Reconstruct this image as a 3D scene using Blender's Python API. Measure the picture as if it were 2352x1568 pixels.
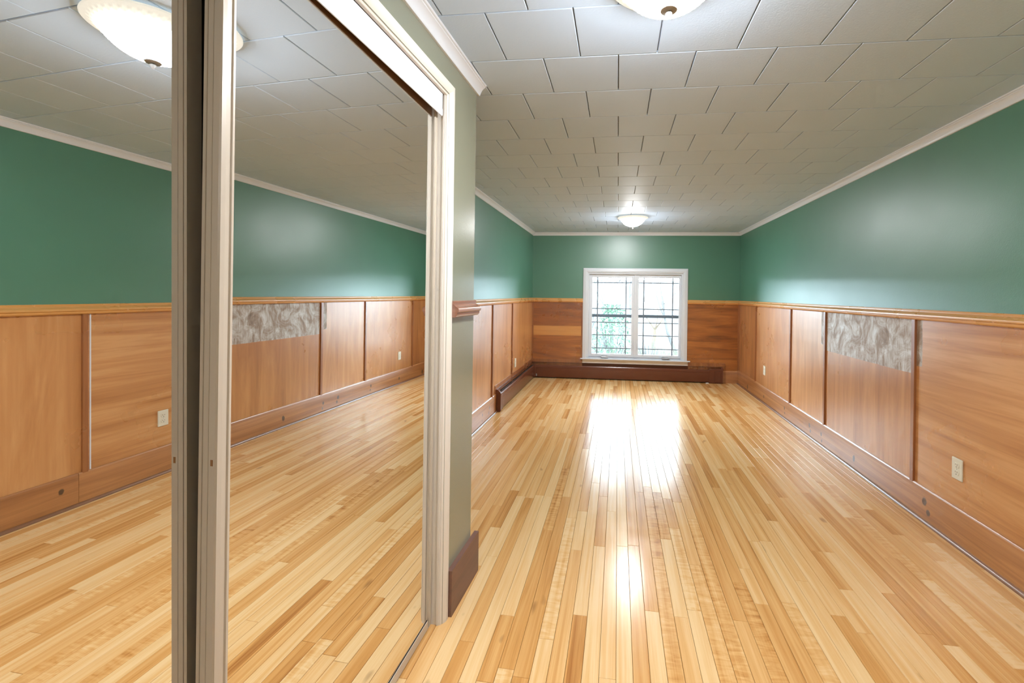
import bpy, bmesh, math, random
from mathutils import Matrix, Vector
import numpy as np

random.seed(7)
for o in list(bpy.data.objects):
    bpy.data.objects.remove(o)
scene = bpy.context.scene
COL = scene.collection

# ------------------------------------------------------------------ camera
F_PX, W_PX = 1000.0, 2352.0
CAM_Z = 1.3126
YAW, PITCH, ROLL = 0.1493, -0.0006, 0.014
_F = Vector((-math.sin(YAW) * math.cos(PITCH), math.cos(YAW) * math.cos(PITCH), math.sin(PITCH)))
_R0 = Vector((math.cos(YAW), math.sin(YAW), 0.0))
_U0 = _R0.cross(_F)
_R = _R0 * math.cos(ROLL) + _U0 * math.sin(ROLL)
_U = _U0 * math.cos(ROLL) - _R0 * math.sin(ROLL)
cam_data = bpy.data.cameras.new('camera')
cam = bpy.data.objects.new('camera', cam_data)
COL.objects.link(cam)
cam_data.sensor_fit = 'HORIZONTAL'
cam_data.sensor_width = 36.0
cam_data.lens = 36.0 * F_PX / W_PX
cam_data.shift_x = -92.56 / W_PX
cam_data.shift_y = -108.45 / W_PX
cam_data.clip_start = 0.02
cam_data.clip_end = 300
cam.matrix_world = Matrix(((_R.x, _U.x, -_F.x, 0), (_R.y, _U.y, -_F.y, 0), (_R.z, _U.z, -_F.z, CAM_Z), (0, 0, 0, 1)))
scene.camera = cam

# ------------------------------------------------------------------ world, exposure
SKY_ZENITH, SKY_HAZE = 7.0, 52.0     # radiance overhead, extra radiance of the bright haze at the horizon
LAMP_GLOW = 235.0          # radiance of the bulb-lit lower bowl
LAMP_COLOR = (0.97, 0.985, 1.0)
world = bpy.data.worlds.new('overcast_sky')
scene.world = world
world.use_nodes = True
_bg = world.node_tree.nodes['Background']
_bg.inputs['Color'].default_value = (0.70, 0.87, 1.0, 1)
# thin bright overcast: luminous haze towards the horizon, dimmer overhead
_wt = world.node_tree
_tc = _wt.nodes.new('ShaderNodeTexCoord')
_sx = _wt.nodes.new('ShaderNodeSeparateXYZ')
_wt.links.new(_tc.outputs['Generated'], _sx.inputs[0])


def _wm(op, a, b=None, c=None):
    n = _wt.nodes.new('ShaderNodeMath')
    n.operation = op
    for i, v in enumerate((a, b, c)):
        if v is None: continue
        if hasattr(v, 'is_output'): _wt.links.new(v, n.inputs[i])
        else: n.inputs[i].default_value = v
    return n.outputs[0]


_up = _wm('MAXIMUM', _sx.outputs[2], 0.0)
_wt.links.new(_wm('MULTIPLY_ADD', _wm('EXPONENT', _wm('MULTIPLY', _up, -5.0)), SKY_HAZE, SKY_ZENITH), _bg.inputs['Strength'])
vs = scene.view_settings
vs.view_transform = 'Standard'
vs.look = 'None'
vs.exposure = 0.36
vs.gamma = 1.0
vs.use_curve_mapping = False
scene.cycles.use_denoising = True
scene.cycles.sample_clamp_indirect = 6.0
scene.cycles.use_adaptive_sampling = True
scene.cycles.adaptive_threshold = 0.10
scene.cycles.adaptive_min_samples = 20
scene.cycles.max_bounces = 6
scene.cycles.diffuse_bounces = 3
scene.cycles.glossy_bounces = 3
scene.cycles.transmission_bounces = 2
# sky portal in the window opening: it only guides the sampling of the sky
_pd = bpy.data.lights.new('window_sky_portal', 'AREA')
_pd.shape = 'RECTANGLE'
_pd.size, _pd.size_y = 1.44, 1.30
_pd.cycles.is_portal = True
_po = bpy.data.objects.new('window_sky_portal', _pd)
COL.objects.link(_po)
_po.location = (0.262, 7.02, 0.99)
_po.rotation_euler = (math.radians(-90), 0, 0.05)

# ------------------------------------------------------------------ room numbers (metres)
H = 2.2773                 # ceiling
XR, XL = 1.8216, -1.3335   # long walls
YB, BK = 6.8284, 0.05      # far wall y = YB + BK * x
YREAR = -4.2
CLX, CLA = -0.6565, 0.0369 # closet wall x = CLX + CLA * (y - 2)
YC = 1.937                 # free corner of the closet
T = 0.3048
WX0, WX1, WZ0, WZ1 = -0.465, 0.985, 0.318, 1.655   # window opening


def f_right(s, o, z): return (XR - o, s, z)
def f_left(s, o, z): return (XL + o, s, z)
def f_back(s, o, z): return (s, YB + BK * s - o, z)
def f_closet(s, o, z): return (CLX + CLA * (s - 2) + o, s, z)
def f_doorr(s, o, z): return (-0.7265 + 0.020 * (s - 1) + o, s, z)
def f_doorl(s, o, z): return (-0.7745 + 0.020 * (s - 1) - 0.008 * (z - 1) + o, s, z)
def f_casing(s, o, z): return f_closet(s, o - 0.010, z)
def f_id(s, o, z): return (s, o, z)


# ------------------------------------------------------------------ mesh helpers
class MB:
    def __init__(self):
        self.v, self.f, self.rnd = [], [], []

    def add(self, vs, fs, rnd=0.0):
        b = len(self.v)
        self.v += [tuple(p) for p in vs]
        self.f += [tuple(b + i for i in f) for f in fs]
        self.rnd += [rnd] * len(fs)

    def box(self, fn, s0, s1, o0, o1, z0, z1, rnd=0.0):
        vs = [fn(s, o, z) for s in (s0, s1) for o in (o0, o1) for z in (z0, z1)]
        self.add(vs, [(0, 1, 3, 2), (4, 6, 7, 5), (0, 4, 5, 1), (2, 3, 7, 6), (0, 2, 6, 4), (1, 5, 7, 3)], rnd)

    def prism(self, fn, prof, s0, s1, rnd=0.0, m0=0.0, m1=0.0):
        """profile of (o, z) swept along s; m0, m1 mitre the ends by o"""
        n = len(prof)
        vs = [fn(s0 + m0 * o, o, z) for o, z in prof] + [fn(s1 + m1 * o, o, z) for o, z in prof]
        fs = [(i, (i + 1) % n, n + (i + 1) % n, n + i) for i in range(n)]
        fs += [tuple(range(n - 1, -1, -1)), tuple(range(n, 2 * n))]
        self.add(vs, fs, rnd)

    def prism_z(self, fn, prof, z0, z1, rnd=0.0):
        """profile of (s, o) swept upward"""
        n = len(prof)
        vs = [fn(s, o, z0) for s, o in prof] + [fn(s, o, z1) for s, o in prof]
        fs = [(i, (i + 1) % n, n + (i + 1) % n, n + i) for i in range(n)]
        fs += [tuple(range(n - 1, -1, -1)), tuple(range(n, 2 * n))]
        self.add(vs, fs, rnd)

    def lathe(self, prof, seg=32, mod=None, c=(0, 0, 0), axis='z'):
        vs, fs = [], []
        m = len(prof)
        for k in range(seg):
            a = 2 * math.pi * k / seg
            for j, (r, z) in enumerate(prof):
                rr = r * (mod(a, j / (m - 1)) if mod else 1.0)
                p = (rr * math.cos(a), rr * math.sin(a), z)
                if axis == 'x': p = (-p[2], p[0], p[1])
                if axis == 'y': p = (p[0], -p[2], p[1])
                vs.append((c[0] + p[0], c[1] + p[1], c[2] + p[2]))
        for k in range(seg):
            k2 = (k + 1) % seg
            for j in range(m - 1):
                fs.append((k * m + j, k2 * m + j, k2 * m + j + 1, k * m + j + 1))
        self.add(vs, fs)

    def tube(self, pts, rad, seg=6):
        pts = [Vector(p) for p in pts]
        if not hasattr(rad, '__len__'): rad = [rad] * len(pts)
        vs, fs = [], []
        for i, p in enumerate(pts):
            d = (pts[min(i + 1, len(pts) - 1)] - pts[max(i - 1, 0)]).normalized()
            a = d.cross(Vector((0.31, 0.17, 0.93)))
            if a.length < 1e-4: a = d.cross(Vector((1, 0, 0)))
            a.normalize()
            b = d.cross(a)
            for k in range(seg):
                t = 2 * math.pi * k / seg
                vs.append(p + (a * math.cos(t) + b * math.sin(t)) * rad[i])
        for i in range(len(pts) - 1):
            for k in range(seg):
                k2 = (k + 1) % seg
                fs.append((i * seg + k, i * seg + k2, (i + 1) * seg + k2, (i + 1) * seg + k))
        fs.append(tuple(range(seg - 1, -1, -1)))
        fs.append(tuple(range((len(pts) - 1) * seg, len(pts) * seg)))
        self.add(vs, fs)

    def build(self, name, mat, parent=None, smooth=None, bevel=None, fix=True):
        me = bpy.data.meshes.new(name)
        me.from_pydata(self.v, [], self.f)
        at = me.attributes.new('rnd', 'FLOAT', 'FACE')
        at.data.foreach_set('value', self.rnd)
        if fix:
            bm = bmesh.new()
            bm.from_mesh(me)
            bmesh.ops.recalc_face_normals(bm, faces=bm.faces)
            if bevel:
                bmesh.ops.bevel(bm, geom=list(bm.edges), offset=bevel, segments=1, affect='EDGES')
            bm.to_mesh(me)
            bm.free()
        if smooth:
            me.polygons.foreach_set('use_smooth', [True] * len(me.polygons))
            me.set_sharp_from_angle(angle=smooth)
        me.materials.append(mat)
        ob = bpy.data.objects.new(name, me)
        COL.objects.link(ob)
        if parent: ob.parent = parent
        return ob


def tag(o, label=None, cat=None, group=None, kind=None):
    if label: o['label'] = label
    if cat: o['category'] = cat
    if group: o['group'] = group
    if kind: o['kind'] = kind
    return o


def empty(name, loc=(0, 0, 0), rz=0.0):
    o = bpy.data.objects.new(name, None)
    o.empty_display_size = 0.1
    COL.objects.link(o)
    o.location = loc
    o.rotation_euler = (0, 0, rz)
    return o


def one(name, mat, parent, fn, *a, bevel=None):
    m = MB()
    m.box(fn, *a)
    return m.build(name, mat, parent, bevel=bevel)


# ------------------------------------------------------------------ materials
def mat_new(name):
    m = bpy.data.materials.new(name)
    m.use_nodes = True
    nt = m.node_tree
    return m, nt, nt.nodes['Principled BSDF']


def N(nt, typ, **kw):
    n = nt.nodes.new(typ)
    for k, v in kw.items():
        if k.startswith('i_'):
            n.inputs[k[2:].replace('_', ' ')].default_value = v
        else:
            setattr(n, k, v)
    return n


def mix_col(nt, fac, a, b, mode='MIX'):
    n = nt.nodes.new('ShaderNodeMix')
    n.data_type = 'RGBA'
    n.blend_type = mode
    for s, v in ((0, fac), (6, a), (7, b)):
        if hasattr(v, 'is_output'): nt.links.new(v, n.inputs[s])
        else: n.inputs[s].default_value = v if s == 0 else (*v[:3], 1)
    return n.outputs[2]


def mth(nt, op, a, b=None, c=None, clamp=False):
    n = nt.nodes.new('ShaderNodeMath')
    n.operation = op
    n.use_clamp = clamp
    for i, v in enumerate((a, b, c)):
        if v is None: continue
        if hasattr(v, 'is_output'): nt.links.new(v, n.inputs[i])
        else: n.inputs[i].default_value = v
    return n.outputs[0]


def ramp(nt, fac, stops):
    n = nt.nodes.new('ShaderNodeValToRGB')
    el = n.color_ramp.elements
    while len(el) < len(stops): el.new(0.5)
    for e, (p, c) in zip(el, stops):
        e.position = p
        e.color = (*c, 1) if len(c) == 3 else c
    nt.links.new(fac, n.inputs[0])
    return n.outputs[0]


def pos_scaled(nt, sx, sy, sz, rnd_amt=0.0):
    g = nt.nodes.new('ShaderNodeNewGeometry')
    mp = nt.nodes.new('ShaderNodeMapping')
    mp.inputs['Scale'].default_value = (sx, sy, sz)
    nt.links.new(g.outputs['Position'], mp.inputs['Vector'])
    out = mp.outputs[0]
    if rnd_amt:
        at = N(nt, 'ShaderNodeAttribute', attribute_name='rnd')
        mul = nt.nodes.new('ShaderNodeVectorMath')
        mul.operation = 'SCALE'
        mul.inputs[0].default_value = (37.1, 53.7, 71.3)
        nt.links.new(at.outputs['Fac'], mul.inputs['Scale'])
        ad = nt.nodes.new('ShaderNodeVectorMath')
        ad.operation = 'ADD'
        nt.links.new(out, ad.inputs[0])
        nt.links.new(mul.outputs[0], ad.inputs[1])
        out = ad.outputs[0]
    return out


def noise(nt, vec, scale, detail=3.0, rough=0.55, dist=0.0):
    n = N(nt, 'ShaderNodeTexNoise')
    n.inputs['Scale'].default_value = scale
    n.inputs['Detail'].default_value = detail
    n.inputs['Roughness'].default_value = rough
    n.inputs['Distortion'].default_value = dist
    nt.links.new(vec, n.inputs['Vector'])
    return n.outputs['Fac']


def bump(nt, bs, h, strength=0.2, dist=0.002):
    b = N(nt, 'ShaderNodeBump')
    b.inputs['Strength'].default_value = strength
    b.inputs['Distance'].default_value = dist
    nt.links.new(h, b.inputs['Height'])
    nt.links.new(b.outputs[0], bs.inputs['Normal'])


def paint(name, col, rough=0.4, bump_scale=0, bump_s=0.1, spec=0.5, var=0.0):
    m, nt, bs = mat_new(name)
    bs.inputs['Base Color'].default_value = (*col, 1)
    bs.inputs['Roughness'].default_value = rough
    bs.inputs['Specular IOR Level'].default_value = spec
    p = pos_scaled(nt, 1, 1, 1)
    if var:
        n = noise(nt, p, 3.0, 3)
        c2 = tuple(min(1, c * (1 + var)) for c in col)
        c1 = tuple(c * (1 - var) for c in col)
        nt.links.new(mix_col(nt, n, c1, c2), bs.inputs['Base Color'])
    if bump_scale:
        bump(nt, bs, noise(nt, p, bump_scale, 2), bump_s)
    return m


M = {}
# semi-gloss green wall paint, rolled on: orange peel and faint vertical roller marks
def green_paint(name, col, r0=0.36):
    m, nt, bs = mat_new(name)
    p = pos_scaled(nt, 1, 1, 1)
    n = noise(nt, p, 1.6, 4)
    nt.links.new(mix_col(nt, n, tuple(c * 0.9 for c in col), tuple(c * 1.1 for c in col)), bs.inputs['Base Color'])
    r = mth(nt, 'MULTIPLY_ADD', noise(nt, p, 2.2, 3), 0.10, r0)
    nt.links.new(r, bs.inputs['Roughness'])
    bs.inputs['IOR'].default_value = 1.72
    h = mth(nt, 'ADD', noise(nt, p, 190, 2), mth(nt, 'MULTIPLY', noise(nt, p, 60, 2), 0.6))
    bump(nt, bs, h, 0.22, 0.0015)
    bs.inputs['Specular IOR Level'].default_value = 0.9
    return m


M['green'] = green_paint('green_wall_paint', (0.058, 0.222, 0.142))
M['sage'] = green_paint('sage_wall_paint', (0.25, 0.26, 0.19), 0.20)
M['trim'] = paint('white_trim_paint', (0.76, 0.80, 0.86), 0.32)
M['cream'] = paint('cream_casing_paint', (0.80, 0.75, 0.68), 0.35, 90, 0.02)
M['frame'] = paint('cream_metal_frame', (0.62, 0.55, 0.46), 0.33)
M['vinyl'] = paint('white_window_vinyl', (0.74, 0.79, 0.85), 0.35)
M['muntin'] = paint('grey_blue_muntin', (0.20, 0.25, 0.31), 0.4)
M['dark'] = paint('dark_gap', (0.02, 0.014, 0.01), 0.7)
M['bronze'] = paint('brown_channel', (0.30, 0.14, 0.05), 0.5)
M['heater'] = paint('brown_heater_enamel', (0.150, 0.050, 0.026), 0.27, 60, 0.02)
M['heater_dark'] = paint('dark_heater_louver', (0.03, 0.025, 0.025), 0.35)
M['plate'] = paint('almond_plastic', (0.80, 0.76, 0.62), 0.35)
M['slot'] = paint('outlet_slot_brown', (0.22, 0.12, 0.05), 0.6)
M['nickel'], _nt, _b = mat_new('brushed_nickel')
_b.inputs['Base Color'].default_value = (0.42, 0.42, 0.42, 1)
_b.inputs['Metallic'].default_value = 0.35
_b.inputs['Roughness'].default_value = 0.35
M['plaster'] = paint('plain_plaster', (0.5, 0.5, 0.46), 0.7)
M['chip'] = paint('white_wood_chip', (0.85, 0.83, 0.8), 0.5)


def tile_mat():
    m, nt, bs = mat_new('ceiling_tile_white')
    bs.inputs['Roughness'].default_value = 0.58
    bs.inputs['Specular IOR Level'].default_value = 0.5
    at = N(nt, 'ShaderNodeAttribute', attribute_name='rnd')
    p = pos_scaled(nt, 1, 1, 1, 1.0)
    n = noise(nt, p, 4.0, 4)
    f = mth(nt, 'ADD', mth(nt, 'MULTIPLY', n, 0.6), mth(nt, 'MULTIPLY', at.outputs['Fac'], 0.4))
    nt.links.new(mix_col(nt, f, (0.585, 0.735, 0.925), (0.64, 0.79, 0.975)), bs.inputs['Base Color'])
    h = mth(nt, 'ADD', noise(nt, p, 130, 3), mth(nt, 'MULTIPLY', noise(nt, p, 420, 2), 0.5))
    bump(nt, bs, h, 0.28, 0.002)
    return m


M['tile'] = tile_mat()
M['tile_gap'] = paint('ceiling_joint', (0.16, 0.13, 0.11), 0.9)


def floor_mat():
    m, nt, bs = mat_new('varnished_maple_board')
    at = N(nt, 'ShaderNodeAttribute', attribute_name='rnd')
    rnd = at.outputs['Fac']
    tone = mth(nt, 'FRACT', mth(nt, 'MULTIPLY', rnd, 17.31))
    p1 = pos_scaled(nt, 24, 0.62, 1, 1.0)
    streak = noise(nt, p1, 1.4, 4, 0.6, 0.6)
    p2 = pos_scaled(nt, 110, 3.0, 1, 1.0)
    fine = noise(nt, p2, 1.5, 3, 0.6)
    p3 = pos_scaled(nt, 12, 48, 1, 1.0)
    curl = noise(nt, p3, 1.0, 3, 0.5, 0.8)
    sel = mth(nt, 'GREATER_THAN', mth(nt, 'FRACT', mth(nt, 'MULTIPLY', rnd, 41.7)), 0.88)
    fac = mth(nt, 'MULTIPLY_ADD', mth(nt, 'SUBTRACT', streak, 0.5), 1.3, mth(nt, 'MULTIPLY', mth(nt, 'POWER', tone, 1.6), 0.68))
    fac = mth(nt, 'MULTIPLY_ADD', mth(nt, 'SUBTRACT', fine, 0.5), 0.30, fac)
    cf = mth(nt, 'MULTIPLY', mth(nt, 'MULTIPLY', mth(nt, 'SUBTRACT', curl, 0.5), 1.0), sel)
    fac = mth(nt, 'ADD', fac, cf)
    fac = mth(nt, 'ADD', fac, 0.10, clamp=True)
    col = ramp(nt, fac, [(0.0, (0.86, 0.60, 0.31)), (0.35, (0.78, 0.46, 0.185)), (0.70, (0.66, 0.335, 0.105)), (1.0, (0.42, 0.17, 0.045))])
    # small dark mineral knots
    kn = noise(nt, pos_scaled(nt, 8, 3.4, 1, 1.0), 1.9, 1, 0.4)
    km = ramp(nt, kn, [(0.76, (0, 0, 0)), (0.83, (1, 1, 1))])
    col = mix_col(nt, mth(nt, 'MULTIPLY', km, 0.5), col, (0.20, 0.075, 0.022))
    nt.links.new(col, bs.inputs['Base Color'])
    g = pos_scaled(nt, 1, 1, 1)
    wear = noise(nt, g, 5.0, 5, 0.65)
    r = mth(nt, 'MULTIPLY_ADD', wear, 0.20, 0.11)
    nt.links.new(r, bs.inputs['Roughness'])
    bs.inputs['Specular IOR Level'].default_value = 0.36
    h = mth(nt, 'ADD', mth(nt, 'MULTIPLY', streak, 0.5), mth(nt, 'MULTIPLY', noise(nt, g, 14, 3), 0.8))
    bump(nt, bs, h, 0.10, 0.002)
    return m


M['floor'] = floor_mat()
M['subfloor'] = paint('dark_subfloor', (0.10, 0.045, 0.018), 0.9)


def wood(name, cols, scl, rough=(0.23, 0.34), extra=None, dist=0.8, contrast=1.5):
    """cols light->dark; scl = grain stretch of world axes"""
    m, nt, bs = mat_new(name)
    p = pos_scaled(nt, *scl, 1.0)
    a = noise(nt, p, 1.0, 5, 0.6, dist)
    p2 = pos_scaled(nt, *[s * 5 if s > 3 else s * 1.2 for s in scl], 1.0)
    b = noise(nt, p2, 1.0, 3, 0.6)
    at = N(nt, 'ShaderNodeAttribute', attribute_name='rnd')
    f = mth(nt, 'MULTIPLY_ADD', mth(nt, 'SUBTRACT', a, 0.5), contrast, 0.42)
    f = mth(nt, 'MULTIPLY_ADD', mth(nt, 'SUBTRACT', b, 0.5), 0.45, f)
    f = mth(nt, 'MULTIPLY_ADD', mth(nt, 'SUBTRACT', at.outputs['Fac'], 0.5), 0.25, f, clamp=True)
    k = len(cols)
    col = ramp(nt, f, [(i / (k - 1), c) for i, c in enumerate(cols)])
    g = pos_scaled(nt, 1, 1, 1)
    w = noise(nt, g, 2.5, 4)
    r = mth(nt, 'MULTIPLY_ADD', w, rough[1] - rough[0], rough[0])
    if extra: col, r = extra(nt, col, r)
    nt.links.new(col, bs.inputs['Base Color'])
    nt.links.new(r, bs.inputs['Roughness'])
    bs.inputs['Specular IOR Level'].default_value = 0.9
    bs.inputs['IOR'].default_value = 1.72
    bump(nt, bs, mth(nt, 'ADD', mth(nt, 'MULTIPLY', b, 0.5), noise(nt, g, 40, 2)), 0.035, 0.0015)
    return m


def sep_pos(nt):
    g = nt.nodes.new('ShaderNodeNewGeometry')
    s = nt.nodes.new('ShaderNodeSeparateXYZ')
    nt.links.new(g.outputs['Position'], s.inputs[0])
    return s.outputs


def band(nt, v, lo, hi, soft=0.004):
    n1 = nt.nodes.new('ShaderNodeMapRange')
    n1.interpolation_type = 'SMOOTHSTEP'
    nt.links.new(v, n1.inputs[0])
    n1.inputs[1].default_value, n1.inputs[2].default_value = lo - soft, lo + soft
    n2 = nt.nodes.new('ShaderNodeMapRange')
    n2.interpolation_type = 'SMOOTHSTEP'
    nt.links.new(v, n2.inputs[0])
    n2.inputs[1].default_value, n2.inputs[2].default_value = hi - soft, hi + soft
    n2.inputs[3].default_value, n2.inputs[4].default_value = 1.0, 0.0
    return mth(nt, 'MULTIPLY', n1.outputs[0], n2.outputs[0])


def worn(nt, col, r):
    """bare, scraped band below the rail of the wide panel and two scraped strips beside battens"""
    x, y, z = sep_pos(nt)
    ragged = mth(nt, 'MULTIPLY', mth(nt, 'SUBTRACT', noise(nt, pos_scaled(nt, 1, 14, 14), 1.0, 3), 0.5), 0.012)
    zz = mth(nt, 'ADD', z, ragged)
    yy = mth(nt, 'ADD', y, ragged)
    a = mth(nt, 'MULTIPLY', band(nt, y, 3.02, 4.13), band(nt, zz, 0.850, 1.5, 0.002))
    b = mth(nt, 'MULTIPLY', band(nt, yy, 2.922, 2.975, 0.002), band(nt, zz, 0.905, 1.5, 0.002))
    c = mth(nt, 'MULTIPLY', band(nt, yy, 4.185, 4.235, 0.002), band(nt, zz, 0.895, 1.5, 0.002))
    mask = mth(nt, 'ADD', mth(nt, 'ADD', a, b), c, clamp=True)
    mask = mth(nt, 'MULTIPLY', mask, mth(nt, 'GREATER_THAN', x, 0.0))
    sc = noise(nt, pos_scaled(nt, 1, 6.5, 5.5), 1.0, 7, 0.68, 1.6)
    sc2 = noise(nt, pos_scaled(nt, 1, 70, 9), 1.0, 3, 0.6)
    q = mth(nt, 'MULTIPLY_ADD', mth(nt, 'SUBTRACT', sc2, 0.5), 0.28, sc)
    bare = ramp(nt, q, [(0.28, (0.16, 0.09, 0.045)), (0.42, (0.30, 0.19, 0.11)), (0.53, (0.46, 0.39, 0.32)), (0.66, (0.66, 0.64, 0.61))])
    col = mix_col(nt, mask, col, bare)
    r = mth(nt, 'MULTIPLY_ADD', mask, mth(nt, 'SUBTRACT', mth(nt, 'MULTIPLY_ADD', q, -0.5, 0.85), r), r)
    return col, r


PCOL = [(0.70, 0.37, 0.15), (0.60, 0.28, 0.098), (0.48, 0.20, 0.062), (0.22, 0.08, 0.025)]
M['panel_v'] = wood('panel_vertical_grain', PCOL, (7, 7, 0.9), extra=worn, dist=1.2)
M['panel_h'] = wood('panel_level_grain', PCOL, (0.8, 0.8, 13), extra=worn, contrast=2.5)
BCOL = [(0.56, 0.215, 0.046), (0.40, 0.130, 0.022), (0.27, 0.076, 0.012), (0.09, 0.022, 0.004)]
M['panel_b_light'] = wood('panel_far_wall_light_board', [(0.70, 0.34, 0.09), (0.60, 0.255, 0.058), (0.46, 0.17, 0.034)], (1.3, 1.0, 10), contrast=1.2)
M['panel_b'] = wood('panel_far_wall', BCOL, (1.3, 1.0, 10), contrast=1.9)
M['batten'] = wood('batten_wood', [(0.40, 0.15, 0.045), (0.26, 0.08, 0.022), (0.14, 0.04, 0.012)], (20, 20, 1.0))
M['rail'] = wood('oak_chair_rail', [(0.80, 0.43, 0.14), (0.69, 0.33, 0.09), (0.50, 0.20, 0.045)], (1.5, 1.5, 60), (0.22, 0.34), contrast=0.7)

KNOTS = [(3.64, 0.087, 0.020), (2.865, 0.123, 0.020), (2.832, 0.068, 0.016), (5.715, 0.079, 0.018), (6.40, 0.060, 0.026),
         (5.042, 0.113, 0.016), (5.03, 0.06, 0.012), (4.42, 0.11, 0.018), (4.40, 0.062, 0.014), (4.18, 0.10, 0.014), (4.17, 0.045, 0.011), (2.05, 0.12, 0.015)]


def knots(nt, col, r):
    x, y, z = sep_pos(nt)
    tot = None
    wob = mth(nt, 'MULTIPLY', mth(nt, 'SUBTRACT', noise(nt, pos_scaled(nt, 30, 30, 30), 1.0, 2), 0.5), 0.9)
    for ky, kz, kr in KNOTS:
        dy = mth(nt, 'MULTIPLY', mth(nt, 'SUBTRACT', y, ky), 1.0 / kr)
        dz = mth(nt, 'MULTIPLY', mth(nt, 'SUBTRACT', z, kz), 0.75 / kr)
        d = mth(nt, 'ADD', mth(nt, 'SQRT', mth(nt, 'ADD', mth(nt, 'MULTIPLY', dy, dy), mth(nt, 'MULTIPLY', dz, dz))), wob)
        k = mth(nt, 'MULTIPLY_ADD', d, -3.0, 3.2, clamp=True)
        tot = k if tot is None else mth(nt, 'MAXIMUM', tot, k)
    return mix_col(nt, mth(nt, 'MULTIPLY', tot, 0.85), col, (0.028, 0.018, 0.014)), r


BBCOL = [(0.60, 0.29, 0.105), (0.47, 0.20, 0.064), (0.35, 0.135, 0.038), (0.16, 0.05, 0.015)]
M['base'] = wood('knotty_pine_baseboard', BBCOL, (1.0, 1.0, 26), (0.25, 0.36), knots)
M['base_dark'] = wood('dark_stained_baseboard', [(0.20, 0.07, 0.035), (0.125, 0.040, 0.020), (0.06, 0.018, 0.009)], (14, 3, 14), (0.45, 0.6))
M['rail_dark'] = wood('brown_chair_rail', [(0.40, 0.19, 0.12), (0.28, 0.12, 0.075), (0.16, 0.06, 0.03)], (1.5, 1.5, 60), (0.2, 0.3))
M['shoe'] = wood('shoe_moulding_wood', [(0.30, 0.13, 0.06), (0.20, 0.085, 0.035), (0.12, 0.045, 0.02)], (1, 1, 40), (0.25, 0.35))

# mirror glass
M['mirror'], _nt, _b = mat_new('mirror_silver')
_b.inputs['Base Color'].default_value = (0.90, 0.90, 0.885, 1)
_b.inputs['Metallic'].default_value = 1.0
_b.inputs['Roughness'].default_value = 0.0
# window glass: thin clear pane
m = bpy.data.materials.new('window_glass')
m.use_nodes = True
_nt = m.node_tree
_nt.nodes.clear()
_o = _nt.nodes.new('ShaderNodeOutputMaterial')
_mx = _nt.nodes.new('ShaderNodeMixShader')
_tr = _nt.nodes.new('ShaderNodeBsdfTransparent')
_tr.inputs[0].default_value = (0.96, 0.98, 0.98, 1)
_gl = _nt.nodes.new('ShaderNodeBsdfGlossy')
_gl.inputs['Roughness'].default_value = 0.02
_lw = _nt.nodes.new('ShaderNodeFresnel')
_lw.inputs['IOR'].default_value = 1.35
_nt.links.new(_lw.outputs[0], _mx.inputs[0])
_nt.links.new(_tr.outputs[0], _mx.inputs[1])
_nt.links.new(_gl.outputs[0], _mx.inputs[2])
_nt.links.new(_mx.outputs[0], _o.inputs[0])
M['glass'] = m
# lit frosted lamp glass: rim, neck and the bulb-lit lower bowl
def lamp_glass(name, strength, samp):
    m = bpy.data.materials.new(name)
    m.use_nodes = True
    nt = m.node_tree
    nt.nodes.clear()
    o = nt.nodes.new('ShaderNodeOutputMaterial')
    em = nt.nodes.new('ShaderNodeEmission')
    em.inputs['Color'].default_value = (*LAMP_COLOR, 1)
    em.inputs['Strength'].default_value = strength
    df = nt.nodes.new('ShaderNodeBsdfDiffuse')
    df.inputs['Color'].default_value = (0.5, 0.49, 0.45, 1)
    ad = nt.nodes.new('ShaderNodeAddShader')
    nt.links.new(em.outputs[0], ad.inputs[0])
    nt.links.new(df.outputs[0], ad.inputs[1])
    nt.links.new(ad.outputs[0], o.inputs[0])
    m.cycles.emission_sampling = samp
    return m


M['lamp_bowl'] = lamp_glass('lamp_glass_bowl', LAMP_GLOW, 'FRONT')
M['lamp_side'] = lamp_glass('lamp_glass_side', LAMP_GLOW * 0.12, 'FRONT')
# upper glass, dimmer away from the bulbs, its ribs brighter where the glass is thin
M['lamp_neck'] = lamp_glass('lamp_glass_neck', 1.0, 'NONE')
_nt = M['lamp_neck'].node_tree
_gw = N(_nt, 'ShaderNodeAttribute', attribute_name='glow')
_em = [n for n in _nt.nodes if n.type == 'EMISSION'][0]
_em.inputs['Color'].default_value = (1.0, 0.97, 0.86, 1)
_nt.links.new(_gw.outputs['Fac'], _em.inputs['Strength'])
M['lamp_pan'] = paint('white_lamp_pan', (0.8, 0.79, 0.76), 0.4)

# ------------------------------------------------------------------ floor
def project(p):
    d = Vector(p) - Vector((0, 0, CAM_Z))
    c = d.dot(_F)
    if c < 0.05: return None
    return 1268.56 + F_PX * d.dot(_R) / c, 675.55 - F_PX * d.dot(_U) / c


def shown_area(quad):
    pts = [project(q) for q in quad]
    if any(p is None for p in pts): return 0.0
    cl = [(min(max(p[0], 0), 2352), min(max(p[1], 0), 1568)) for p in pts]
    a = 0
    for i in range(len(cl)):
        j = (i + 1) % len(cl)
        a += cl[i][0] * cl[j][1] - cl[j][0] * cl[i][1]
    return abs(a) / 2


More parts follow.
